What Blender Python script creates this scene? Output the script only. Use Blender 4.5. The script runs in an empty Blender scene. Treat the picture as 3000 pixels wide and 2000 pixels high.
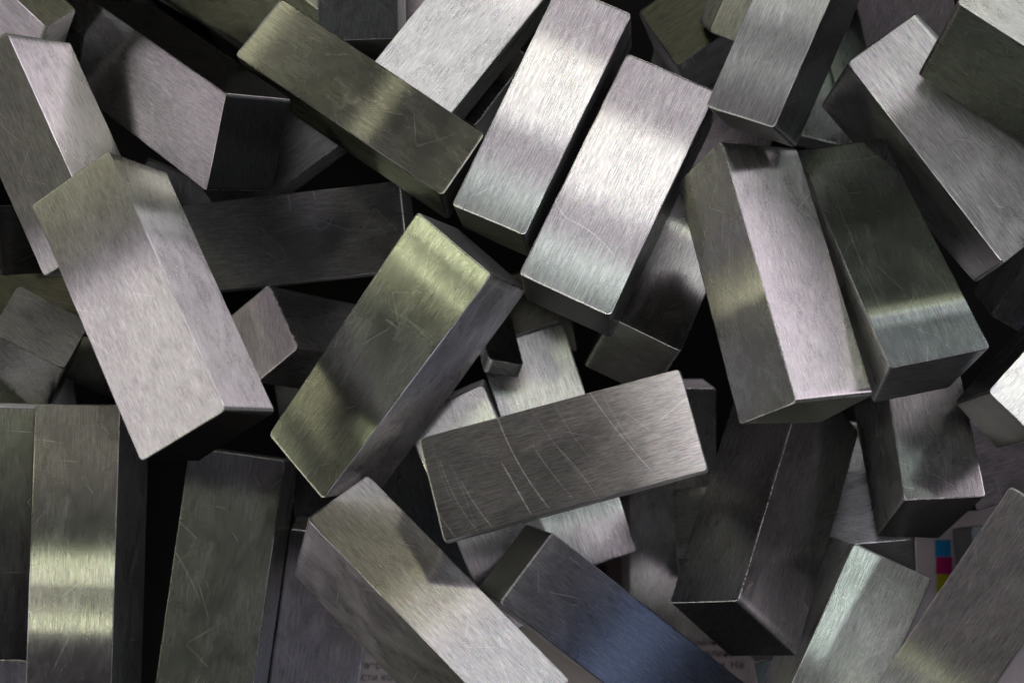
import bpy, bmesh, math, random
from mathutils import Vector, noise
random.seed(7)
MM = 0.001
S = bpy.context.scene
COL = S.collection

# ---------------------------------------------------------------- camera
cam_d = bpy.data.cameras.new('camera'); cam = bpy.data.objects.new('camera', cam_d); COL.objects.link(cam)
cam.location = (0, 0, 270 * MM); cam.rotation_euler = (0, 0, 0)
cam_d.sensor_width = 36; cam_d.lens = 72; cam_d.clip_start = 0.01; cam_d.clip_end = 20
cam_d.dof.use_dof = True; cam_d.dof.focus_distance = 228 * MM; cam_d.dof.aperture_fstop = 11
cam_d.dof.aperture_fstop = 40
S.camera = cam
S.cycles.use_denoising = True; S.cycles.denoising_prefilter = 'ACCURATE'; S.cycles.denoising_input_passes = 'RGB_ALBEDO_NORMAL'
S.cycles.use_adaptive_sampling = False
S.cycles.max_bounces = 6; S.cycles.sample_clamp_indirect = 2

# ---------------------------------------------------------------- dim room around the pile
w = bpy.data.worlds.new('World'); S.world = w; w.use_nodes = True
w.node_tree.nodes['Background'].inputs[0].default_value = (0.8, 0.82, 1.0, 1)
w.node_tree.nodes['Background'].inputs[1].default_value = 0.022
S.view_settings.view_transform = 'Standard'; S.view_settings.look = 'None'
S.view_settings.exposure = 0; S.view_settings.gamma = 1

# ---------------------------------------------------------------- lamps: unseen, many added for the bands that faces reflect
def lamp(name, x, y, z, sx, sy, rad, col, aim=(0, 0, 20)):
    l = bpy.data.lights.new(name, 'AREA'); l.shape = 'RECTANGLE'; l.size = sx * MM; l.size_y = sy * MM
    l.energy = rad * math.pi * (sx * sy * MM * MM); l.color = col
    o = bpy.data.objects.new(name, l); COL.objects.link(o); o.location = (x * MM, y * MM, z * MM)
    d = Vector(aim) - Vector((x, y, z)); o.rotation_euler = d.to_track_quat('-Z', 'Y').to_euler()
    return o
LILAC = (1.0, 0.87, 0.96); WHITE = (1.0, 0.97, 0.98); GREEN = (0.95, 1.0, 0.64); YELLOW = (1.0, 0.97, 0.62); MINT = (0.84, 1.0, 0.90); BLUE = (0.45, 0.6, 1.0)
lamp('white_tube_lamp', 0, 172, 350, 110, 20, 7.5, WHITE)
lamp('lilac_panel_lamp', 10, 228, 350, 170, 46, 1.7, LILAC)
lamp('lilac_panel_lamp', 0, 118, 350, 170, 46, 1.6, LILAC)
lamp('unseen_mint_light', 30, 62, 350, 150, 18, 3.2, MINT)
lamp('green_tube_lamp', -210, 5, 350, 90, 18, 28, GREEN)
lamp('unseen_yellow_light', -105, 250, 350, 50, 24, 8, YELLOW)  # unseen, added for the yellow band on the diagonal bar
lamp('unseen_mint_light', 190, -60, 350, 90, 18, 13, MINT)  # unseen, placed for the bands on the pale mint bar
lamp('lilac_panel_lamp', 130, -130, 350, 150, 50, 2.0, LILAC)
lamp('unseen_blue_light', 235, -185, 350, 70, 30, 5, BLUE)  # unseen, added to turn one bottom bar bluish
lamp('lilac_panel_lamp', -470, -25, 330, 90, 180, 3.2, LILAC)
lamp('unseen_yellow_light', -470, 200, 330, 150, 30, 6, YELLOW)  # unseen, placed for bands on the olive and big left bars
lamp('unseen_side_light', 420, 240, 130, 200, 120, 4, LILAC)  # unseen, added low for faces turned to the right
lamp('unseen_side_light', 430, 190, 330, 150, 150, 4, LILAC)  # unseen, added to brighten the pale face of the saw toothed bar
lamp('added_page_light', -5, 8, 310, 36, 36, 16, WHITE)  # added near the camera to brighten the page down in the gap
lamp('unseen_yellow_light', -430, 100, 150, 40, 90, 7, YELLOW)  # unseen, added for the yellow band left of the saw toothed ridge
lamp('unseen_side_light', -430, -110, 130, 200, 130, 3, LILAC)  # unseen, added low for faces turned to the left
lamp('unseen_mint_light', 330, 470, 350, 150, 36, 5, MINT)  # unseen, added for the shiny foot of the dark speckled bar
lamp('unseen_mint_light', 380, 690, 350, 260, 50, 4.5, MINT)  # unseen, as the next two, placed for bands on the long bottom bar
lamp('lilac_panel_lamp', 330, 590, 350, 260, 90, 3.2, LILAC)
lamp('unseen_yellow_light', 300, 800, 350, 220, 50, 6.5, YELLOW)
lamp('unseen_mint_light', -395, 385, 350, 130, 26, 8, MINT)  # unseen, as the next two, placed for bands on the leaning grey bar
lamp('lilac_panel_lamp', -385, 450, 350, 130, 40, 4, LILAC)
lamp('unseen_mint_light', -375, 540, 350, 130, 30, 9, MINT)
# ---------------------------------------------------------------- helpers
def nd(nt, typ, **kw):
    n = nt.nodes.new(typ)
    for k, v in kw.items():
        if k.startswith('i_'):
            key = k[2:]; n.inputs[int(key) if key.isdigit() else key.replace('_', ' ')].default_value = v
        else: setattr(n, k, v)
    return n
def math_n(nt, op, a, b=None, c=None, clamp=False):
    n = nt.nodes.new('ShaderNodeMath'); n.operation = op; n.use_clamp = clamp
    for i, x in enumerate((a, b, c)):
        if x is None: continue
        if isinstance(x, (int, float)): n.inputs[i].default_value = x
        else: nt.links.new(x, n.inputs[i])
    return n.outputs[0]
def ramp(nt, x, a, b, c=0.0, d=1.0):
    n = nt.nodes.new('ShaderNodeMapRange'); n.inputs[1].default_value = a; n.inputs[2].default_value = b
    n.inputs[3].default_value = c; n.inputs[4].default_value = d; nt.links.new(x, n.inputs[0]); return n.outputs[0]
def vscale(nt, vec, s, off=(0, 0, 0)):
    n = nt.nodes.new('ShaderNodeMapping'); n.inputs['Scale'].default_value = s; n.inputs['Location'].default_value = off
    nt.links.new(vec, n.inputs[0]); return n.outputs[0]
def noise_n(nt, vec, scale, detail=2, rough=.5, dist=0):
    n = nt.nodes.new('ShaderNodeTexNoise'); n.inputs['Scale'].default_value = scale; n.inputs['Detail'].default_value = detail
    n.inputs['Roughness'].default_value = rough; n.inputs['Distortion'].default_value = dist
    nt.links.new(vec, n.inputs['Vector']); return n.outputs[0], n.outputs[1]
def mixc(nt, fac, a, b, mode='MIX'):
    n = nt.nodes.new('ShaderNodeMix'); n.data_type = 'RGBA'; n.blend_type = mode
    for sock, x in ((n.inputs[0], fac), (n.inputs[6], a), (n.inputs[7], b)):
        if isinstance(x, (int, float)): sock.default_value = x
        elif isinstance(x, tuple): sock.default_value = x
        else: nt.links.new(x, sock)
    return n.outputs[2]

_g = random.Random(3)
GEN = []
for _ in range(9):
    _x, _y, _a, _l = _g.uniform(0, 9), _g.uniform(0, 22), _g.uniform(0, 6.28), _g.uniform(1, 6)
    GEN.append((_x, _y, _x + _l * math.cos(_a), _y + _l * math.sin(_a), _g.uniform(.03, .06), _g.uniform(.25, .6)))

def steel(name, scratches=(), hairs=()):
    """brushed steel; UV 'grain' is in millimetres: x across the grain, y along it.
    attributes: finish = (reflectance, roughness, wear), tilt = normal offset aimed to place the highlight bands"""
    m = bpy.data.materials.new(name); m.use_nodes = True; nt = m.node_tree; nt.nodes.clear(); L = nt.links
    out = nd(nt, 'ShaderNodeOutputMaterial'); p = nd(nt, 'ShaderNodeBsdfPrincipled'); L.new(p.outputs[0], out.inputs[0])
    uv = nd(nt, 'ShaderNodeUVMap', uv_map='grain').outputs[0]
    fin = nd(nt, 'ShaderNodeAttribute', attribute_name='finish'); sp = nd(nt, 'ShaderNodeSeparateXYZ'); L.new(fin.outputs[1], sp.inputs[0])
    tint = nd(nt, 'ShaderNodeAttribute', attribute_name='tint').outputs[0]
    refl, rough, wear = sp.outputs
    fine, finec = noise_n(nt, vscale(nt, uv, (7.5, .38, 1)), 1.0, 4, .72)          # brush lines
    mid, midc = noise_n(nt, vscale(nt, uv, (5, 1.3, 1), (5, 3, 0)), 1.0, 4, .75) # flecks
    big, _ = noise_n(nt, vscale(nt, uv, (.22, .12, 1), (9, 1, 0)), 1.0, 5, .6, 1.2)   # smudges
    spots, _ = noise_n(nt, vscale(nt, uv, (1.7, 1.5, 1), (2, 8, 0)), 1.0, 5, .7)
    line, _ = noise_n(nt, vscale(nt, uv, (5.5, .16, 1), (31, 4, 0)), 1.0, 1, .5)   # long single brush marks
    # base colour
    v = math_n(nt, 'ADD', ramp(nt, fine, .3, .7, .58, 1.42), ramp(nt, mid, .3, .7, -.14, .14))
    v = math_n(nt, 'MULTIPLY', v, ramp(nt, big, .3, .7, .80, 1.10))
    dark = math_n(nt, 'MULTIPLY', ramp(nt, spots, .66, .72, 0, .8), wear)
    v = math_n(nt, 'SUBTRACT', v, dark)
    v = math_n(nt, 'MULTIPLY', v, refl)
    v = math_n(nt, 'ADD', v, math_n(nt, 'MULTIPLY', ramp(nt, line, .72, .76, 0, .10), refl), clamp=True)
    comb = nd(nt, 'ShaderNodeCombineXYZ'); [L.new(v, comb.inputs[i]) for i in range(3)]
    col = mixc(nt, 1.0, comb.outputs[0], tint, 'MULTIPLY')
    fl = mixc(nt, .24, col, midc, 'OVERLAY'); col = fl
    rust = math_n(nt, 'MULTIPLY', ramp(nt, spots, .60, .68, 0, .8), ramp(nt, wear, .6, .95, 0, 1)); col = mixc(nt, rust, col, (.10, .04, .015, 1))
    rg = math_n(nt, 'ADD', rough, ramp(nt, big, .3, .7, -.02, .02))
    groove, _ = noise_n(nt, vscale(nt, uv, (9, .10, 1), (3, 7, 0)), 1.0, 2, .6)
    hgt = math_n(nt, 'ADD', math_n(nt, 'MULTIPLY', groove, .9), math_n(nt, 'MULTIPLY', mid, .05))
    mask = None
    for (cx, cy, R, mx, my, half, wd, st) in scratches:     # arcs scraped into the face
        s = nd(nt, 'ShaderNodeSeparateXYZ'); L.new(uv, s.inputs[0])
        dx = math_n(nt, 'SUBTRACT', s.outputs[0], cx); dy = math_n(nt, 'SUBTRACT', s.outputs[1], cy)
        r = math_n(nt, 'SQRT', math_n(nt, 'ADD', math_n(nt, 'MULTIPLY', dx, dx), math_n(nt, 'MULTIPLY', dy, dy)))
        chord = math_n(nt, 'SQRT', math_n(nt, 'ADD', math_n(nt, 'POWER', math_n(nt, 'SUBTRACT', dx, mx * R), 2), math_n(nt, 'POWER', math_n(nt, 'SUBTRACT', dy, my * R), 2)))
        k = math_n(nt, 'SUBTRACT', 1.0, math_n(nt, 'DIVIDE', math_n(nt, 'ABSOLUTE', math_n(nt, 'SUBTRACT', r, R)), wd), clamp=True)
        hc = 2 * R * math.sin(half / 2); g = ramp(nt, chord, hc * .8, hc, 1, 0)
        k = math_n(nt, 'MULTIPLY', math_n(nt, 'MULTIPLY', k, g), st)
        mask = k if mask is None else math_n(nt, 'MAXIMUM', mask, k)
    su = nd(nt, 'ShaderNodeSeparateXYZ'); L.new(uv, su.inputs[0])
    gx = math_n(nt, 'PINGPONG', su.outputs[0], 9.7); gy = math_n(nt, 'PINGPONG', su.outputs[1], 23.0)
    for (x0, y0, x1, y1, wd, st) in GEN:      # fine stray scratches
        lx, ly = x1 - x0, y1 - y0; ll = math.hypot(lx, ly); ux, uy = lx / ll, ly / ll
        ax = math_n(nt, 'SUBTRACT', gx, x0); ay = math_n(nt, 'SUBTRACT', gy, y0)
        al = math_n(nt, 'ADD', math_n(nt, 'MULTIPLY', ax, ux), math_n(nt, 'MULTIPLY', ay, uy))
        ac = math_n(nt, 'ABSOLUTE', math_n(nt, 'SUBTRACT', math_n(nt, 'MULTIPLY', ax, uy), math_n(nt, 'MULTIPLY', ay, ux)))
        k = math_n(nt, 'SUBTRACT', 1.0, math_n(nt, 'DIVIDE', ac, wd), clamp=True)
        k = math_n(nt, 'MULTIPLY', k, math_n(nt, 'MULTIPLY', ramp(nt, al, 0, ll * .2), ramp(nt, al, ll * .7, ll, 1, 0)))
        k = math_n(nt, 'MULTIPLY', k, st); mask = k if mask is None else math_n(nt, 'MAXIMUM', mask, k)
    if mask is not None:
        mask = math_n(nt, 'MULTIPLY', mask, ramp(nt, spots, .35, .6, .45, 1))
        bright = mixc(nt, 1.0, mixc(nt, 1.0, col, (2, 2, 2, 1), 'MULTIPLY'), (.18, .175, .18, 1), 'ADD'); col = mixc(nt, mask, col, bright); rg = math_n(nt, 'ADD', rg, math_n(nt, 'MULTIPLY', mask, .25))
    L.new(col, p.inputs['Base Color']); L.new(rg, p.inputs['Roughness'])
    p.inputs['Metallic'].default_value = 1.0; p.inputs['Anisotropic'].default_value = .95
    tg = nd(nt, 'ShaderNodeTangent', direction_type='UV_MAP', uv_map='grain'); L.new(tg.outputs[0], p.inputs['Tangent'])
    geo = nd(nt, 'ShaderNodeNewGeometry'); tl = nd(nt, 'ShaderNodeAttribute', attribute_name='tilt')
    add = nd(nt, 'ShaderNodeVectorMath', operation='ADD'); L.new(geo.outputs['Normal'], add.inputs[0]); L.new(tl.outputs[1], add.inputs[1])
    nrm = nd(nt, 'ShaderNodeVectorMath', operation='NORMALIZE'); L.new(add.outputs[0], nrm.inputs[0])
    bmp = nd(nt, 'ShaderNodeBump'); bmp.inputs['Strength'].default_value = .22; bmp.inputs['Distance'].default_value = .00001
    L.new(hgt, bmp.inputs['Height']); L.new(nrm.outputs[0], bmp.inputs['Normal']); L.new(bmp.outputs[0], p.inputs['Normal'])
    return m

STEEL = steel('brushed_steel')

def lerp(a, b, t): return a + (b - a) * t
FQ = {'top': ((0, 1, 2, 3), 0, 1), 'bot': ((4, 5, 6, 7), 0, 1), 'a0': ((0, 3, 7, 4), 1, 2), 'a1': ((1, 2, 6, 5), 1, 2),
      'b0': ((0, 1, 5, 4), 0, 2), 'b1': ((3, 2, 6, 7), 0, 2)}
def bar(bid, label, name='steel_bar', group='bare steel bars tipped out in a pile', r=.17, rc=.5, faces={}, cut=(), burr=()):
    C = [Vector(c) for c in BARS[bid]]
    base = sum(C, Vector()) / 8
    Ln = [((C[1] - C[0]).length + (C[2] - C[3]).length) / 2, ((C[3] - C[0]).length + (C[2] - C[1]).length) / 2, ((C[4] - C[0]).length + (C[6] - C[2]).length) / 2]
    long_ax = max(range(3), key=lambda i: Ln[i])
    r = min(r, min(Ln) * .2)
    rnd = random.Random(bid); seed = Vector((rnd.uniform(0, 99), rnd.uniform(0, 99), rnd.uniform(0, 99)))
    gsc = rnd.uniform(.7, 1.5)      # coarser or finer grinding from bar to bar
    def grid(L, k):
        n = 26 if k == long_ax else 7
        return [0, r * .29, r, r + .1, .5] + [r + (L - 2 * r) * i / n for i in range(1, n) if .6 < r + (L - 2 * r) * i / n < L - .6] + [L - .5, L - r - .1, L - r, L - r * .29, L]
    G = [grid(Ln[k], k) for k in range(3)]
    def tri(p):
        u, v, w_ = p[0] / Ln[0], p[1] / Ln[1], p[2] / Ln[2]
        t = lerp(lerp(C[0], C[1], u), lerp(C[3], C[2], u), v); bt = lerp(lerp(C[4], C[5], u), lerp(C[7], C[6], u), v)
        return lerp(t, bt, w_)
    bm = bmesh.new(); vid = {}
    def vert(i, j, k):
        key = (i, j, k)
        if key in vid: return vid[key]
        p = [G[0][i], G[1][j], G[2][k]]
        nz = noise.noise(Vector(p) * .9 + seed); re = r * min(1, max(.25, .62 + .7 * nz))     # the edges are worn unevenly
        nk = noise.noise(Vector(p) * 1.7 + seed * 2)
        if nk > .46: re = r
        q = [min(max(p[n], re), Ln[n] - re) for n in range(3)]
        v = Vector(p) - Vector(q)
        if v.length > 1e-9: v = Vector(q) + v.normalized() * re
        else: v = Vector(p)
        n0, n1 = 0, 1                                     # the corners of the upper face are rounded off
        c0, c1 = min(max(v[n0], rc), Ln[n0] - rc), min(max(v[n1], rc), Ln[n1] - rc); e0, e1 = v[n0] - c0, v[n1] - c1
        if abs(e0) > 1e-6 and abs(e1) > 1e-6:
            sc = max(abs(e0), abs(e1)) / math.hypot(e0, e1); v[n0] = c0 + e0 * sc; v[n1] = c1 + e1 * sc
        w3 = tri(v) - base
        vid[key] = (bm.verts.new(w3 * MM), p); return vid[key]
    lu = bm.loops.layers.uv.new('grain')
    lt = bm.loops.layers.float_vector.new('tilt'); lf = bm.loops.layers.float_vector.new('finish'); lc = bm.loops.layers.float_vector.new('tint')
    N = [len(g) - 1 for g in G]
    cen = base
    dflt = faces.get('all', {})
    for fn, ax, side in (('top', 2, 0), ('bot', 2, 1), ('a0', 0, 0), ('a1', 0, 1), ('b0', 1, 0), ('b1', 1, 1)):
        F = dict(dflt); F.update(FIN.get((bid, fn), {})); F.update(faces.get(fn, {}))
        o = [i for i in range(3) if i != ax]
        # grain runs along the bar on long faces, across on the sawn ends
        gax = long_ax if long_ax in o else o[0]
        oth = [i for i in o if i != gax][0]
        gdir = (tri([Ln[n] if n == gax else Ln[n] / 2 for n in range(3)]) - tri([0 if n == gax else Ln[n] / 2 for n in range(3)])).normalized()
        odir = (tri([Ln[n] if n == oth else Ln[n] / 2 for n in range(3)]) - tri([0 if n == oth else Ln[n] / 2 for n in range(3)])).normalized()
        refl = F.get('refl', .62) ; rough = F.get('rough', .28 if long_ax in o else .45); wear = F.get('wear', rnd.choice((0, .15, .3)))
        tint = F.get('tint', (1, 1, 1))
        stops = F.get('tilt', [(0, 0, 0), (1, 0, 0)])
        rot = F.get('rot', 0.0 if long_ax in o else rnd.uniform(-.6, .6)); off = (rnd.uniform(0, 90), rnd.uniform(0, 90))
        if bid in SCRATCH and fn == 'top': off = (0, 0)
        gs = 1 if bid in SCRATCH else gsc
        def tl(t):
            for a, b2 in zip(stops, stops[1:]):
                if t <= b2[0]:
                    k = (t - a[0]) / max(1e-6, b2[0] - a[0]); return lerp(a[1], b2[1], k), lerp(a[2], b2[2], k)
            return stops[-1][1], stops[-1][2]
        for i in range(N[o[0]]):
            for j in range(N[o[1]]):
                vs = []
                for di, dj in ((0, 0), (1, 0), (1, 1), (0, 1)):
                    idx = [0, 0, 0]; idx[o[0]] = i + di; idx[o[1]] = j + dj; idx[ax] = N[ax] if side else 0
                    vs.append(vert(*idx))
                try: f = bm.faces.new([v[0] for v in vs])
                except ValueError: continue
                f.smooth = True
                inner = 2 <= i < N[o[0]] - 2 and 2 <= j < N[o[1]] - 2
                for l, v in zip(f.loops, vs):
                    p = v[1]; x, y = p[oth], p[gax]
                    cr, sr = math.cos(rot), math.sin(rot)
                    l[lu].uv = ((x * cr - y * sr) * gs + off[0], (x * sr + y * cr) * gs + off[1])
                    a, b2 = tl(p[gax] / Ln[gax])
                    # normal tilt that places the highlight bands
                    l[lt] = gdir * a + odir * b2
                    l[lf] = Vector((refl, rough, wear)); l[lc] = Vector(tint)
    bm.normal_update()
    cc = sum((f.calc_center_median() for f in bm.faces), Vector()) / len(bm.faces)
    s = sum((f.calc_center_median() - cc).dot(f.normal) for f in bm.faces)
    if s < 0: bmesh.ops.reverse_faces(bm, faces=bm.faces[:])
    bmesh.ops.triangulate(bm, faces=[f for f in bm.faces if len(f.verts) > 4])
    for (pt, nr) in cut:      # a corner ground off
        g = bm.verts[:] + bm.edges[:] + bm.faces[:]
        res = bmesh.ops.bisect_plane(bm, geom=g, plane_co=(Vector(pt) - base) * MM, plane_no=Vector(nr), clear_outer=True)
        ed = [e for e in res['geom_cut'] if isinstance(e, bmesh.types.BMEdge)]
        bmesh.ops.holes_fill(bm, edges=ed, sides=0)
        for f in bm.faces:
            for l in f.loops:
                if l[lf].length == 0: l[lf] = Vector((.6, .35, 0)); l[lc] = Vector((1, 1, 1))
    me = bpy.data.meshes.new(name); bm.to_mesh(me); bm.free()
    me.materials.append(steel('steel_with_scratches', SCRATCH[bid]) if bid in SCRATCH else STEEL)
    ob = bpy.data.objects.new(name, me); COL.objects.link(ob); ob.location = base * MM
    ob['label'] = label; ob['category'] = 'steel bar'
    if group: ob['group'] = group
    for (i0, i1, n, sz) in burr:   # saw-toothed burr left along an edge
        add_burr(ob, C[i0] - base, C[i1] - base, n, sz, rnd)
    return ob

def add_burr(ob, p0, p1, n, sz, rnd):
    bm = bmesh.new(); d = (p1 - p0); Lx = d.length; d.normalize()
    out = ((p0 + p1) / 2).normalized(); side = d.cross(out).normalized()
    for k in range(n):
        t = (k + .5 + rnd.uniform(-.4, .4)) / n
        if t < .02 or t > .98 or rnd.random() < .22: continue
        c = p0 + (p1 - p0) * t - out * .10; h = sz * rnd.uniform(.3, 1.1); hw = Lx / n * rnd.uniform(.38, .5)
        skew = rnd.uniform(-.3, .3) * hw
        q = [c - d * hw - side * .12, c + d * hw - side * .12, c + d * hw + side * .12, c - d * hw + side * .12, c + out * h + d * skew]
        vs = [bm.verts.new(x * MM) for x in q]
        for f in ((0, 1, 4), (1, 2, 4), (2, 3, 4), (3, 0, 4), (3, 2, 1, 0)): bm.faces.new([vs[i] for i in f])
    bm.normal_update()
    me = bpy.data.meshes.new('burr'); bm.to_mesh(me); bm.free(); me.materials.append(BURR)
    o = bpy.data.objects.new('burr', me); COL.objects.link(o); o.parent = ob
    return o
BURR = bpy.data.materials.new('burr_steel'); BURR.use_nodes = True
_p = BURR.node_tree.nodes['Principled BSDF']; _p.inputs['Base Color'].default_value = (.42, .40, .41, 1); _p.inputs['Metallic'].default_value = 1; _p.inputs['Roughness'].default_value = .5
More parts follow.
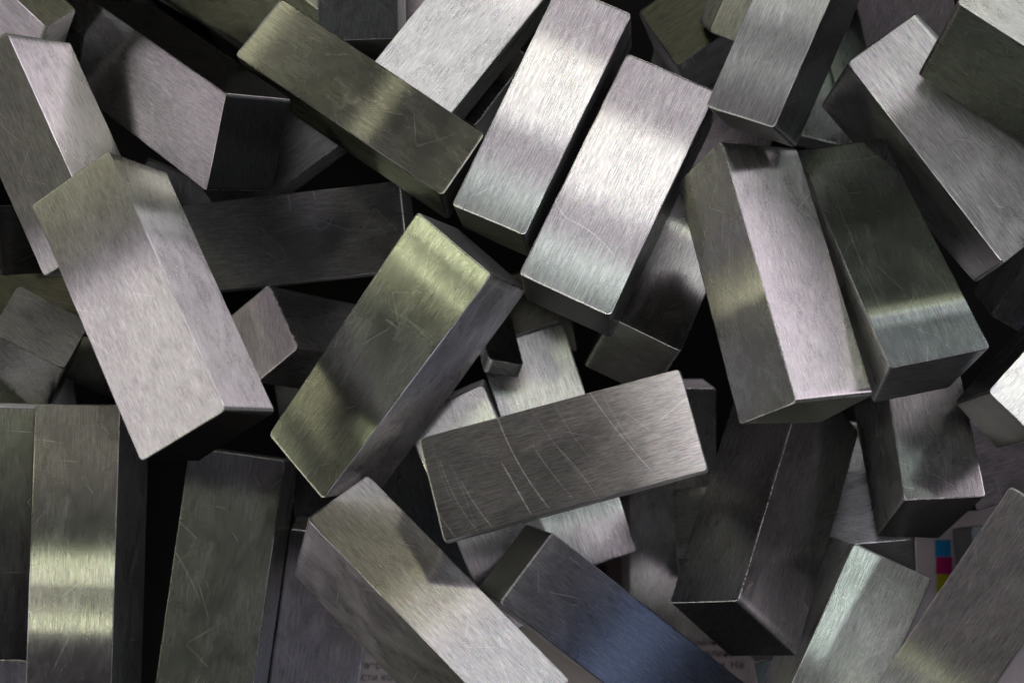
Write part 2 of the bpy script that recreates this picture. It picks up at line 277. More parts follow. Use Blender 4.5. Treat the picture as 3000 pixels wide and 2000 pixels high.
# corners of each bar in millimetres: upper face going round, then the lower face
BARS = {
 'b01': [[-56.36,34.53,41.82],[-45.0,10.98,45.89],[-51.91,7.11,42.72],[-63.26,30.71,38.65],[-51.64,35.0,31.11],[-40.3,11.39,35.18],[-47.21,7.52,32.01],[-58.56,31.12,27.93]],
 'b02': [[-30.75,26.68,49.8],[-50.13,40.7,27.02],[-52.63,30.27,23.0],[-33.45,16.41,45.77],[-24.3,26.63,44.61],[-43.58,40.87,21.84],[-46.22,30.65,17.82],[-26.98,16.72,40.59]],
 'b03': [[-31.35,32.35,38.35],[-7.71,16.17,42.22],[-3.02,23.09,41.03],[-26.27,39.04,37.16],[-30.93,30.2,27.64],[-7.47,14.11,31.51],[-2.59,20.94,30.32],[-26.05,37.03,26.45]],
 'b04': [[-9.13,23.19,36.99],[8.6,45.05,36.94],[0.39,51.71,36.41],[-17.35,29.85,36.46],[-8.71,22.82,25.96],[9.02,44.68,25.91],[0.8,51.35,25.38],[-16.93,29.49,25.43]],
 'b05': [[-6.67,14.99,44.01],[5.3,40.15,40.47],[13.39,36.46,41.68],[1.39,11.54,45.22],[-5.93,13.27,33.43],[6.03,38.3,29.89],[14.11,34.61,31.1],[2.15,9.57,34.64]],
 'b06': [[0.71,7.37,44.38],[12.96,32.39,40.01],[22.82,27.84,41.59],[10.72,2.65,45.96],[1.5,4.88,32.74],[13.65,29.97,28.36],[23.57,25.44,29.94],[11.42,0.35,34.31]],
 'b07': [[20.93,25.41,48.12],[33.54,54.04,46.82],[40.45,51.2,51.41],[27.81,22.6,52.71],[23.98,23.83,42.5],[36.61,52.43,41.2],[43.52,49.59,45.79],[30.87,21.03,47.09]],
 'b08': [[37.59,31.38,39.83],[54.32,8.54,43.33],[63.7,15.72,41.49],[46.56,37.79,37.99],[36.5,28.0,27.23],[54.12,6.82,30.73],[63.03,13.21,28.89],[45.9,35.28,25.38]],
 'b10': [[47.1,35.89,52.94],[70.41,19.27,58.48],[76.69,26.09,52.49],[53.38,42.71,46.95],[44.85,29.51,43.32],[68.16,12.9,48.86],[74.44,19.72,42.87],[51.13,36.34,37.33]],
 'b11': [[22.54,21.72,48.71],[29.53,-6.38,57.32],[24.44,-8.94,50.15],[18.43,17.63,41.54],[31.59,21.55,42.72],[38.56,-5.68,51.33],[33.77,-9.07,44.16],[27.13,18.27,35.55]],
 'b12': [[31.89,21.32,41.16],[39.95,-2.89,53.48],[51.45,-0.73,49.98],[42.06,23.12,37.65],[30.23,17.09,34.13],[39.49,-6.71,46.46],[48.63,-5.11,42.95],[40.52,19.01,30.62]],
 'b13': [[42.96,6.13,25.59],[44.6,-18.07,37.31],[54.25,-17.77,35.67],[51.8,6.08,23.95],[40.91,0.69,14.8],[43.42,-23.13,26.52],[51.31,-23.57,24.87],[49.75,0.64,13.15]],
 'b14': [[-10.46,-10.84,40.94],[18.75,-3.01,41.29],[21.81,-14.23,42.86],[-7.58,-22.22,42.51],[-10.33,-11.95,33.01],[19.29,-3.94,33.37],[22.64,-15.04,34.94],[-7.65,-23.31,34.58]],
 'b15': [[-28.18,-10.79,32.82],[-10.62,14.66,39.16],[-2.23,7.45,43.14],[-21.53,-18.0,36.8],[-24.19,-11.28,22.32],[-6.64,13.52,28.66],[1.78,6.05,32.64],[-15.56,-17.67,26.3]],
 'b16': [[-41.58,19.72,58.76],[-28.51,-6.86,66.11],[-37.51,-12.18,62.95],[-50.28,14.29,55.59],[-37.42,18.43,48.81],[-24.73,-7.34,56.16],[-33.43,-12.81,53.0],[-46.32,13.45,45.65]],
 'b17': [[-39.33,16.16,26.13],[-13.25,18.99,27.55],[-12.08,8.5,27.37],[-38.17,5.65,25.96],[-38.73,16.41,14.7],[-12.65,19.25,16.11],[-11.48,8.75,15.94],[-37.58,5.91,14.52]],
 'b18': [[-28.97,6.82,26.54],[-25.05,-0.84,30.26],[-30.34,-5.02,27.31],[-34.29,2.73,23.59],[-13.96,3.67,3.95],[-10.01,-4.08,7.67],[-15.35,-8.22,4.71],[-19.3,-0.47,0.99]],
 'b19': [[-55.53,-7.31,31.51],[-55.94,-41.73,34.91],[-45.78,-41.73,36.22],[-45.37,-7.31,32.81],[-54.12,-8.43,20.41],[-54.52,-42.85,23.81],[-44.36,-42.84,25.11],[-43.95,-8.42,21.71]],
 'b20': [[-38.26,-12.48,26.95],[-42.59,-44.04,28.66],[-31.16,-45.58,29.13],[-26.83,-14.02,27.42],[-37.87,-13.15,15.46],[-42.2,-44.71,17.17],[-30.78,-46.26,17.64],[-26.45,-14.7,15.93]],
 'b21': [[-23.14,-19.94,39.01],[-0.12,-41.89,49.14],[6.48,-37.37,43.97],[-16.61,-15.35,33.84],[-25.8,-27.29,29.23],[-2.77,-49.19,39.36],[3.83,-44.65,34.19],[-19.22,-22.71,24.05]],
 'b22': [[4.48,-21.52,38.2],[29.2,-41.23,32.53],[23.27,-49.07,33.87],[-1.54,-29.38,39.54],[1.74,-21.53,26.72],[26.58,-41.21,21.05],[20.65,-49.05,22.39],[-4.11,-29.35,28.06]],
 'b23': [[24.79,-28.54,44.97],[34.49,-3.59,30.23],[27.44,-4.63,23.83],[17.78,-29.55,38.58],[32.22,-35.58,37.96],[41.89,-10.61,23.21],[34.84,-11.65,16.81],[25.15,-36.6,31.56]],
 'b24': [[39.56,-23.23,33.38],[26.86,-50.65,35.27],[36.09,-54.99,34.2],[48.77,-27.57,32.3],[38.2,-23.37,22.28],[25.51,-50.79,24.17],[34.73,-55.13,23.1],[47.42,-27.71,21.21]],
 'b25': [[54.51,-15.76,45.98],[37.85,-41.35,43.56],[46.1,-47.01,46.61],[62.76,-21.41,49.04],[57.63,-16.8,35.63],[40.97,-42.4,33.2],[49.21,-48.06,36.26],[65.88,-22.46,38.69]],
 'b26': [[52.69,-5.51,43.38],[74.0,16.3,36.45],[79.48,10.92,36.34],[58.21,-10.89,43.28],[51.19,-7.03,33.02],[72.25,14.71,26.09],[77.73,9.33,25.98],[56.31,-12.56,32.92]],
 'b27': [[58.19,3.11,21.17],[68.84,21.22,26.67],[78.05,16.16,25.49],[67.36,-1.98,19.99],[58.49,6.28,10.04],[69.16,24.4,15.55],[78.37,19.34,14.37],[67.69,1.2,8.86]],
 'b28': [[48.9,39.16,4.22],[45.33,24.75,4.26],[33.81,27.6,4.04],[37.38,42.02,4.01],[49.09,39.09,-6.49],[45.51,24.67,-6.46],[33.99,27.53,-6.67],[37.57,41.94,-6.71]],
 'b29': [[27.19,35.84,7.75],[25.09,27.68,8.03],[16.3,29.96,8.46],[18.4,38.12,8.17],[26.56,35.59,-4.13],[24.46,27.43,-3.85],[15.66,29.71,-3.43],[17.77,37.87,-3.71]],
 'b30': [[22.65,35.42,34.9],[32.08,58.44,40.58],[41.09,55.0,39.5],[31.65,32.0,33.82],[22.39,38.27,23.82],[31.84,61.27,29.5],[40.85,57.84,28.42],[31.41,34.84,22.74]],
 'b31': [[11.45,2.68,33.86],[24.48,29.65,17.52],[32.53,25.73,17.49],[19.44,-1.22,33.83],[8.66,-2.89,22.53],[21.74,24.11,6.19],[29.79,20.19,6.16],[16.73,-6.78,22.5]],
 'b33': [[-4.1,-0.94,22.91],[5.01,-28.68,22.15],[15.17,-25.34,22.02],[6.06,2.39,22.78],[-4.33,-0.7,11.39],[4.79,-28.44,10.63],[14.94,-25.1,10.5],[5.83,2.64,11.27]],
 'b34': [[-12.97,-9.1,25.87],[-1.79,-35.5,24.74],[7.73,-31.47,24.99],[-3.46,-5.08,26.12],[-12.89,-8.58,14.64],[-1.71,-34.98,13.51],[7.81,-30.96,13.76],[-3.38,-4.56,14.89]],
 'b35': [[-20.75,-12.45,18.39],[-12.46,-36.31,10.31],[-2.41,-32.89,10.55],[-10.7,-9.04,18.63],[-21.64,-9.09,7.55],[-13.35,-32.94,-0.53],[-3.3,-29.53,-0.29],[-11.59,-5.68,7.79]],
 'b36': [[15.0,-6.01,6.07],[15.27,-39.07,3.93],[26.6,-38.96,3.65],[26.33,-5.9,5.8],[14.69,-5.19,-6.52],[14.96,-38.25,-8.67],[26.29,-38.15,-8.94],[26.02,-5.08,-6.79]],
 'b37': [[40.76,-10.15,7.5],[36.55,-40.27,7.35],[47.49,-41.8,7.44],[51.7,-11.68,7.59],[40.86,-10.11,-4.02],[36.66,-40.23,-4.18],[47.59,-41.76,-4.08],[51.8,-11.64,-3.93]],
 'b38': [[20.0,-18.36,14.45],[48.55,-15.53,19.02],[48.63,-23.82,23.57],[20.1,-26.67,19.0],[22.1,-23.69,4.66],[50.64,-20.86,9.23],[50.73,-29.17,13.78],[22.19,-32.0,9.21]],
 'b39': [[31.21,-41.28,5.78],[37.09,-69.96,2.54],[47.65,-67.75,2.13],[41.77,-39.07,5.36],[30.52,-40.13,-5.65],[36.4,-68.82,-8.88],[46.97,-66.6,-9.29],[41.09,-37.92,-6.06]],
 'b41': [[-56.39,6.54,36.35],[-48.41,2.2,34.95],[-50.85,-3.18,37.47],[-58.91,1.08,38.88],[-66.08,-2.18,8.08],[-58.08,-6.5,6.67],[-60.57,-11.93,9.19],[-68.57,-7.61,10.6]],
 'b42': [[-63.81,14.39,16.96],[-49.95,11.9,18.25],[-51.81,0.34,15.99],[-65.68,2.84,14.7],[-62.58,16.13,7.05],[-48.71,13.64,8.34],[-50.58,2.08,6.07],[-64.45,4.58,4.79]],
 'b43': [[-59.57,-3.51,7.0],[-57.93,-14.46,6.34],[-86.12,-18.63,5.93],[-87.76,-7.66,6.59],[-59.5,-2.72,-5.54],[-57.87,-13.69,-6.2],[-86.06,-17.87,-6.61],[-87.69,-6.9,-5.95]],
 'b44': [[-66.57,-7.54,31.23],[-67.31,-36.95,30.94],[-56.44,-37.22,30.54],[-55.71,-7.8,30.83],[-66.98,-7.41,20.06],[-67.71,-36.83,19.77],[-56.85,-37.09,19.37],[-56.12,-7.68,19.66]],
 'b45': [[-71.15,-39.0,16.26],[-72.39,-68.58,14.0],[-61.3,-69.02,13.72],[-60.06,-39.45,15.98],[-71.41,-38.12,4.79],[-72.64,-67.69,2.54],[-61.55,-68.13,2.25],[-60.31,-38.56,4.51]],
 'b46': [[-54.17,36.47,30.84],[-76.83,57.68,28.73],[-74.0,60.4,25.75],[-51.42,39.11,27.85],[-58.68,30.74,21.41],[-81.3,51.99,19.31],[-78.47,54.71,16.33],[-55.85,33.45,18.43]],
 'b47': [[-65.68,38.3,13.63],[-54.64,39.08,11.46],[-49.34,16.43,30.1],[-60.39,15.63,32.27],[-66.9,30.55,4.55],[-55.86,31.34,2.38],[-50.57,8.68,21.02],[-61.62,7.88,23.19]],
 'b48': [[-40.91,42.1,-5.79],[-38.23,37.96,-0.51],[-59.99,49.29,19.68],[-62.68,53.52,14.4],[-48.96,32.77,-9.19],[-46.27,28.55,-3.91],[-68.04,39.92,16.28],[-70.73,44.14,11.0]],
 'b49': [[-22.45,34.47,34.17],[-13.07,34.78,34.37],[-13.78,62.73,24.2],[-23.15,62.42,24.01],[-22.08,30.44,23.06],[-12.71,30.74,23.25],[-13.42,58.69,13.09],[-22.79,58.38,12.89]],
 'b50': [[15.33,40.15,20.11],[19.87,33.14,22.68],[48.23,52.33,24.83],[43.66,59.37,22.27],[17.93,37.61,8.45],[22.5,30.57,11.02],[50.85,49.78,13.18],[46.27,56.82,10.61]],
 'b51': [[40.2,45.09,23.69],[42.43,34.37,25.49],[53.89,36.66,24.92],[51.65,47.38,23.12],[39.9,41.75,4.17],[42.13,31.03,5.97],[53.59,33.33,5.41],[51.35,44.04,3.61]],
 'b52': [[-2.66,-2.06,31.92],[1.36,-2.75,30.62],[-0.12,3.14,22.33],[-4.29,3.91,23.63],[-3.33,-3.61,30.91],[0.83,-4.34,29.61],[-0.72,1.61,21.31],[-4.88,2.34,22.62]],
 'b53': [[-4.71,7.8,10.74],[-2.79,-3.26,10.95],[8.38,-1.31,10.85],[6.46,9.74,10.64],[-4.79,7.56,-1.4],[-2.86,-3.5,-1.19],[8.31,-1.56,-1.3],[6.38,9.5,-1.5]],
 'b54': [[53.81,-9.41,20.67],[56.46,-20.68,20.98],[82.46,-15.0,4.76],[79.8,-3.73,4.46],[47.62,-11.15,10.14],[50.27,-22.43,10.45],[76.27,-16.75,-5.77],[73.61,-5.47,-6.07]],
 'b55': [[59.84,-24.06,2.66],[60.47,-34.99,3.87],[90.39,-33.31,3.44],[89.76,-22.38,2.23],[59.76,-25.27,-8.16],[60.38,-36.19,-6.95],[90.3,-34.51,-7.38],[89.67,-23.58,-8.59]],
 'b56': [[-27.39,-23.08,16.43],[-31.69,-52.55,14.91],[-20.77,-54.12,14.46],[-16.46,-24.65,15.97],[-27.77,-22.43,4.83],[-32.08,-51.9,3.32],[-21.16,-53.47,2.87],[-16.85,-24.0,4.38]],
 'b57': [[-4.47,26.21,19.6],[2.08,34.87,19.29],[-21.05,52.22,16.34],[-27.59,43.56,16.65],[-3.76,25.29,8.66],[2.78,33.95,8.35],[-20.35,51.3,5.4],[-26.89,42.64,5.71]],
 'b58': [[-41.47,22.81,14.47],[-35.21,14.3,14.43],[-13.66,30.17,14.74],[-19.93,38.68,14.78],[-41.4,22.91,3.91],[-35.14,14.41,3.87],[-13.59,30.27,4.18],[-19.85,38.78,4.22]],
 'b59': [[-59.23,-4.34,3.26],[-48.98,-8.61,3.28],[-37.21,19.66,3.44],[-47.46,23.93,3.42],[-59.19,-4.29,-7.85],[-48.94,-8.56,-7.83],[-37.17,19.71,-7.67],[-47.42,23.98,-7.69]],
 'b60': [[-31.61,-1.57,3.06],[-26.94,-30.92,2.5],[-16.04,-29.19,2.56],[-20.7,0.16,3.12],[-31.58,-1.35,-8.07],[-26.92,-30.7,-8.63],[-16.01,-28.97,-8.57],[-20.68,0.38,-8.01]],
 'b61': [[-50.77,48.06,1.96],[-26.03,33.16,5.38],[-20.44,42.4,5.2],[-45.18,57.3,1.78],[-49.76,47.24,-8.9],[-25.02,32.34,-5.47],[-19.43,41.58,-5.65],[-44.17,56.48,-9.07]],
}
# per face: roughness, tilt placing highlight bands, refl and tint holding light and shade
FIN = {
 ('b01', 'top'): {'refl': 0.27, 'wear': 0.2, 'rough': 0.4, 'tilt': [(0.0, 0.0, 0), (0.083, -0.01, 0), (0.167, -0.01, 0), (0.25, -0.02, 0), (0.333, -0.03, 0), (0.417, -0.04, 0), (0.5, -0.05, 0), (0.583, -0.05, 0), (0.667, -0.06, 0), (0.75, -0.07, 0), (0.833, -0.02, 0), (0.917, 0.02, 0), (1.0, 0.05, 0)]},
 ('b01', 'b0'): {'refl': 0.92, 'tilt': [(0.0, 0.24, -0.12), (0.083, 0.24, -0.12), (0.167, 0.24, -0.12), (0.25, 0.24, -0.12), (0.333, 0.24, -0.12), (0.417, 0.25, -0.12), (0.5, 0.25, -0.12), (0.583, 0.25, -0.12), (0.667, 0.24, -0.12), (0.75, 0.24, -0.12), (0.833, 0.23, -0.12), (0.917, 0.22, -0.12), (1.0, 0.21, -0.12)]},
 ('b02', 'top'): {'refl': 0.62, 'tint': (1.0, 0.948, 0.962)},
 ('b02', 'b0'): {'refl': 0.35},
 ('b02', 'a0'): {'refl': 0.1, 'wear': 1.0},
 ('b03', 'top'): {'refl': 0.37, 'rough': 0.27, 'tilt': [(0.0, -0.02, 0), (0.083, -0.06, 0), (0.1, -0.07, 0), (0.167, -0.08, 0), (0.25, -0.09, 0), (0.3, -0.1, 0), (0.333, -0.1, 0), (0.417, -0.11, 0), (0.5, -0.12, 0), (0.583, -0.1, 0), (0.6, -0.1, 0), (0.667, -0.14, 0), (0.68, -0.15, 0), (0.75, -0.15, 0), (0.833, -0.16, 0), (0.917, -0.16, 0), (1.0, -0.17, 0)]},
 ('b04', 'top'): {'refl': 0.62, 'tilt': [(0, 0.096, -0.035), (0.5, 0.044, -0.034), (1, 0.12, 0.051)]},
 ('b05', 'top'): {'refl': 0.58, 'rough': 0.27, 'tilt': [(0, -0.099, 0), (0.15, -0.074, 0), (0.32, -0.033, 0), (0.46, 0.009, 0), (0.58, 0.009, 0), (0.7, 0.009, 0), (0.82, 0.055, 0), (1, 0.044, 0)]},
 ('b06', 'top'): {'refl': 0.58, 'rough': 0.27, 'tilt': [(0, -0.113, 0), (0.14, -0.087, 0), (0.3, -0.046, 0), (0.45, -0.006, 0), (0.56, -0.005, 0), (0.68, -0.006, 0), (0.8, 0.039, 0), (1, 0.026, 0)]},
 ('b07', 'top'): {'refl': 0.616, 'rough': 0.42, 'tilt': [(0.0, 0.25, 0), (0.08, 0.22, 0), (0.083, 0.21, 0), (0.167, 0.17, 0), (0.2, 0.16, 0), (0.25, 0.17, 0), (0.3, 0.17, 0), (0.333, 0.15, 0), (0.417, 0.09, 0), (0.42, 0.09, 0), (0.5, 0.09, 0), (0.583, 0.09, 0), (0.667, 0.09, 0), (0.75, 0.1, 0), (0.833, 0.1, 0), (0.917, 0.1, 0), (1.0, 0.11, 0)]},
 ('b07', 'b1'): {'refl': 0.25},
 ('b08', 'top'): {'refl': 0.45, 'tilt': [(0, -0.11, 0), (0.22, -0.11, 0), (0.36, 0, 0), (0.6, 0, 0), (0.8, -0.02, 0), (1, -0.02, 0)]},
 ('b08', 'b0'): {'refl': 0.3},
 ('b10', 'top'): {'refl': 0.6},
 ('b11', 'top'): {'refl': 0.37, 'rough': 0.27, 'tilt': [(0.0, 0.11, -0.12), (0.083, 0.1, -0.12), (0.167, 0.09, -0.12), (0.25, 0.08, -0.12), (0.333, 0.1, -0.12), (0.35, 0.1, -0.12), (0.417, 0.04, -0.12), (0.48, 0.01, -0.12), (0.5, 0.0, -0.12), (0.56, -0.04, -0.12), (0.583, -0.07, -0.12), (0.62, -0.12, -0.12), (0.667, -0.13, -0.12), (0.75, -0.17, -0.12), (0.8, -0.18, -0.12), (0.833, -0.19, -0.12), (0.917, -0.2, -0.12), (1.0, -0.2, -0.12)]},
 ('b11', 'b0'): {'refl': 0.52, 'tilt': [(0.0, 0.0, 0), (0.083, -0.01, 0), (0.167, -0.02, 0), (0.2, -0.03, 0), (0.25, -0.02, 0), (0.32, -0.01, 0), (0.333, -0.01, 0), (0.417, -0.02, 0), (0.5, -0.02, 0), (0.583, -0.03, 0), (0.667, -0.04, 0), (0.7, -0.04, 0), (0.75, -0.06, 0), (0.833, -0.1, 0), (0.85, -0.1, 0), (0.917, -0.11, 0), (1.0, -0.12, 0)]},
 ('b12', 'top'): {'refl': 0.231, 'rough': 0.27, 'wear': 0.1, 'tilt': [(0.0, -0.1, -0.1), (0.083, -0.11, -0.1), (0.167, -0.12, -0.1), (0.2, -0.13, -0.1), (0.25, -0.13, -0.1), (0.333, -0.14, -0.1), (0.417, -0.14, -0.1), (0.5, -0.15, -0.1), (0.583, -0.15, -0.1), (0.667, -0.16, -0.1), (0.7, -0.16, -0.1), (0.75, -0.14, -0.1), (0.833, 0.09, -0.1), (0.85, 0.09, -0.1), (0.917, 0.08, -0.1), (0.93, 0.08, -0.1), (1.0, 0.08, -0.1)], 'tint': (0.9, 1, 1)},
 ('b12', 'b0'): {'refl': 0.7},
 ('b13', 'top'): {'refl': 0.62},
 ('b13', 'b0'): {'refl': 0.6},
 ('b14', 'top'): {'refl': 0.42, 'wear': 0.2, 'rough': 0.35, 'tilt': [(0.0, -0.07, 0), (0.083, -0.07, 0), (0.167, -0.08, 0), (0.25, -0.08, 0), (0.333, -0.09, 0), (0.417, -0.1, 0), (0.5, -0.11, 0), (0.583, -0.11, 0), (0.667, -0.11, 0), (0.7, -0.11, 0), (0.75, -0.1, 0), (0.833, -0.09, 0), (0.85, -0.09, 0), (0.917, -0.09, 0), (1.0, -0.08, 0)], 'tint': (1, 0.95, 0.95)},
 ('b15', 'top'): {'refl': 0.5, 'rough': 0.27, 'tint': (0.978, 1.0, 0.925), 'tilt': [(0, 0.235, 0), (0.1, 0.23, 0), (0.17, 0.18, 0), (0.22, 0.15, 0), (0.3, 0.08, 0), (0.37, 0.15, 0), (0.45, 0.19, 0), (0.7, 0.15, 0), (0.8, 0.11, 0), (0.86, 0.06, 0), (0.9, 0.1, 0), (0.96, 0.05, 0), (1, 0.05, 0)]},
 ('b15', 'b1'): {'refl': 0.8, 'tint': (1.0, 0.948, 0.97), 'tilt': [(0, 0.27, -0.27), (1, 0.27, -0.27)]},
 ('b15', 'a1'): {'refl': 0.3},
 ('b16', 'top'): {'refl': 0.42, 'rough': 0.36, 'wear': 0.15, 'tilt': [(0.0, -0.02, 0), (0.083, -0.02, 0), (0.1, -0.02, 0), (0.167, -0.01, 0), (0.25, -0.01, 0), (0.33, 0.03, 0), (0.333, 0.03, 0), (0.417, 0.08, 0), (0.45, 0.09, 0), (0.5, 0.09, 0), (0.583, 0.08, 0), (0.667, 0.07, 0), (0.75, 0.06, 0), (0.833, 0.05, 0), (0.917, 0.04, 0), (1.0, 0.03, 0)]},
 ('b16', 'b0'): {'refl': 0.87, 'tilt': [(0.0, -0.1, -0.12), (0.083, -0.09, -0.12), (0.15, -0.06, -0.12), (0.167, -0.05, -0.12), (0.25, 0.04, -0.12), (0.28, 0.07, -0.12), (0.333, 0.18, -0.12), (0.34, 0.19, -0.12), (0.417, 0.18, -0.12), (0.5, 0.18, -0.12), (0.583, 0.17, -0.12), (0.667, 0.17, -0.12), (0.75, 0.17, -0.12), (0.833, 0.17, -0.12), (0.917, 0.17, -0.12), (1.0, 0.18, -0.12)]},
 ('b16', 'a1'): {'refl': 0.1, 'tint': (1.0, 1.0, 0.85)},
 ('b17', 'top'): {'refl': 0.32, 'wear': 0.3, 'tilt': [(0.0, 0.05, 0), (0.083, 0.04, 0), (0.167, 0.03, 0), (0.25, 0.02, 0), (0.333, 0.01, 0), (0.417, 0.0, 0), (0.5, -0.01, 0), (0.583, -0.02, 0), (0.667, -0.03, 0), (0.75, -0.04, 0), (0.833, -0.05, 0), (0.917, -0.06, 0), (1.0, -0.07, 0)]},
 ('b18', 'top'): {'refl': 0.446, 'tilt': [(0.0, 0.12, 0), (0.083, 0.11, 0), (0.167, 0.11, 0), (0.25, 0.11, 0), (0.333, 0.1, 0), (0.417, 0.1, 0), (0.5, 0.1, 0), (0.583, 0.1, 0), (0.667, 0.09, 0), (0.75, 0.09, 0), (0.833, 0.09, 0), (0.917, 0.08, 0), (1.0, 0.08, 0)], 'tint': (1, 0.93, 0.95)},
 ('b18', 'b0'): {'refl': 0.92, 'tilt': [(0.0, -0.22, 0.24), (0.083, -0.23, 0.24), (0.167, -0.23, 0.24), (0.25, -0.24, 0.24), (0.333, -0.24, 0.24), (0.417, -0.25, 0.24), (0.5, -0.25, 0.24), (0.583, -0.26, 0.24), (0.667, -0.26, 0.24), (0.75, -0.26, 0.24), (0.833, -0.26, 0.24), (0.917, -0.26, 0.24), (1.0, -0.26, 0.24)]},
 ('b19', 'top'): {'refl': 0.25, 'rough': 0.27, 'tint': (1.0, 1.0, 0.962), 'tilt': [(0, -0.175, 0), (0.35, -0.115, 0), (0.49, -0.07, 0), (0.55, -0.005, 0), (0.61, 0.062, 0), (0.68, 0.053, 0), (0.725, -0.002, 0), (0.78, 0.063, 0), (1, 0.168, 0)]},
 ('b20', 'top'): {'refl': 0.12, 'wear': 0.1, 'rough': 0.27, 'tilt': [(0.0, 0.16, 0.1), (0.083, 0.14, 0.1), (0.167, 0.06, 0.1), (0.2, 0.06, 0.1), (0.25, 0.05, 0.1), (0.333, 0.04, 0.1), (0.417, 0.03, 0.1), (0.5, 0.02, 0.1), (0.583, 0.02, 0.1), (0.667, 0.01, 0.1), (0.75, 0.0, 0.1), (0.833, -0.01, 0.1), (0.917, -0.02, 0.1), (1.0, -0.03, 0.1)], 'tint': (0.97, 0.97, 1.0)},
 ('b21', 'top'): {'refl': 0.42, 'tint': (1.0, 0.962, 1.0), 'tilt': [(0, -0.03, 0), (0.2, -0.045, 0), (0.36, -0.05, 0), (0.45, -0.01, 0), (0.53, -0.01, 0), (0.63, 0.05, 0), (0.75, 0.07, 0), (1, 0.075, 0)]},
 ('b21', 'b0'): {'refl': 0.5},
 ('b22', 'top'): {'refl': 0.2, 'tint': (1.0, 0.978, 1.0), 'tilt': [(0, 0.09, 0), (0.3, 0.09, 0), (0.5, 0.11, 0), (0.65, 0.12, 0), (0.8, 0.13, 0), (1, 0.16, 0)]},
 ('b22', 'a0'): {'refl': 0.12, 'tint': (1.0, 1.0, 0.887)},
 ('b23', 'top'): {'refl': 0.47, 'tilt': [(0.0, 0.16, -0.24), (0.083, 0.16, -0.24), (0.167, 0.16, -0.24), (0.25, 0.16, -0.24), (0.333, 0.16, -0.24), (0.417, 0.16, -0.24), (0.5, 0.16, -0.24), (0.583, 0.16, -0.24), (0.667, 0.16, -0.24), (0.75, 0.16, -0.24), (0.833, 0.16, -0.24), (0.917, 0.16, -0.24), (1.0, 0.15, -0.24)]},
 ('b23', 'b0'): {'refl': 0.42, 'tilt': [(0.0, 0.24, 0), (0.083, 0.25, 0), (0.167, 0.26, 0), (0.25, 0.26, 0), (0.3, 0.26, 0), (0.333, 0.26, 0), (0.417, 0.25, 0), (0.5, 0.25, 0), (0.583, 0.24, 0), (0.667, 0.24, 0), (0.75, 0.23, 0), (0.833, 0.22, 0), (0.917, 0.22, 0), (1.0, 0.21, 0)]},
 ('b23', 'a0'): {'refl': 0.3},
 ('b24', 'top'): {'refl': 0.527, 'rough': 0.27, 'tilt': [(0.0, -0.03, 0), (0.06, -0.04, 0), (0.083, -0.05, 0), (0.15, -0.07, 0), (0.167, -0.06, 0), (0.25, -0.06, 0), (0.28, -0.06, 0), (0.333, -0.07, 0), (0.36, -0.08, 0), (0.417, -0.1, 0), (0.5, -0.15, 0), (0.583, -0.17, 0), (0.667, -0.18, 0), (0.75, -0.2, 0), (0.833, -0.21, 0), (0.917, -0.23, 0), (1.0, -0.24, 0)]},
 ('b25', 'top'): {'refl': 0.32, 'rough': 0.4, 'tilt': [(0.0, 0.26, 0.1), (0.083, 0.26, 0.1), (0.167, 0.25, 0.1), (0.25, 0.24, 0.1), (0.333, 0.23, 0.1), (0.417, 0.22, 0.1), (0.5, 0.21, 0.1), (0.583, 0.2, 0.1), (0.6, 0.19, 0.1), (0.667, 0.13, 0.1), (0.75, -0.01, 0.1), (0.8, -0.04, 0.1), (0.833, -0.06, 0.1), (0.9, -0.1, 0.1), (0.917, -0.1, 0.1), (1.0, -0.11, 0.1)]},
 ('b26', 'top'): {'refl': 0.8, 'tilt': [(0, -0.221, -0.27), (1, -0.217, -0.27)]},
 ('b26', 'b0'): {'refl': 0.2, 'rough': 0.25},
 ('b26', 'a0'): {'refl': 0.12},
 ('b28', 'top'): {'refl': 0.5, 'tint': (0.925, 1.0, 0.94)},
 ('b31', 'top'): {'refl': 0.45, 'tint': (1.0, 0.978, 0.97), 'rough': 0.27, 'tilt': [(0, 0, 0), (0.4, 0, 0), (0.6, 0.2, 0), (1, 0.25, 0)]},
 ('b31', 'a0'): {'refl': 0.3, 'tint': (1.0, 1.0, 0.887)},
 ('b33', 'top'): {'refl': 0.62, 'tilt': [(0, -0.184, 0), (0.3, -0.191, 0), (0.7, 0.018, 0), (0.85, 0.123, 0), (1, 0.109, 0)]},
 ('b34', 'top'): {'refl': 0.62, 'tilt': [(0, -0.215, 0), (0.35, -0.176, 0), (0.7, -0.007, 0), (0.85, 0.109, 0), (1, 0.094, 0)]},
 ('b35', 'top'): {'refl': 0.5, 'tint': (0.948, 1.0, 0.962)},
 ('b36', 'top'): {'refl': 0.55, 'tilt': [(0, 0.094, 0), (0.5, -0.039, 0), (0.8, 0.009, 0), (1, -0.012, 0)]},
 ('b37', 'top'): {'refl': 0.6},
 ('b38', 'top'): {'refl': 0.28, 'tint': (0.925, 0.925, 1.0)},
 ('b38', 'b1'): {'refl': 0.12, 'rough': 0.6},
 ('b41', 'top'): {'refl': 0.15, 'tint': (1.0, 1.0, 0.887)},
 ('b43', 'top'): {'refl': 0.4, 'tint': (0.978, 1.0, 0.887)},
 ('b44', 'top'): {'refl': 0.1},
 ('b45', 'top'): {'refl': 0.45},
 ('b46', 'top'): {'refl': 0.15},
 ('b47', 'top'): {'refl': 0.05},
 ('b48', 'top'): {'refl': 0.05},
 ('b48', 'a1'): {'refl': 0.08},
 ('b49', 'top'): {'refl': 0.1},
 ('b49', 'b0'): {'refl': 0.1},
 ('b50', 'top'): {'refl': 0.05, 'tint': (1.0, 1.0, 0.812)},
 ('b51', 'top'): {'refl': 0.1},
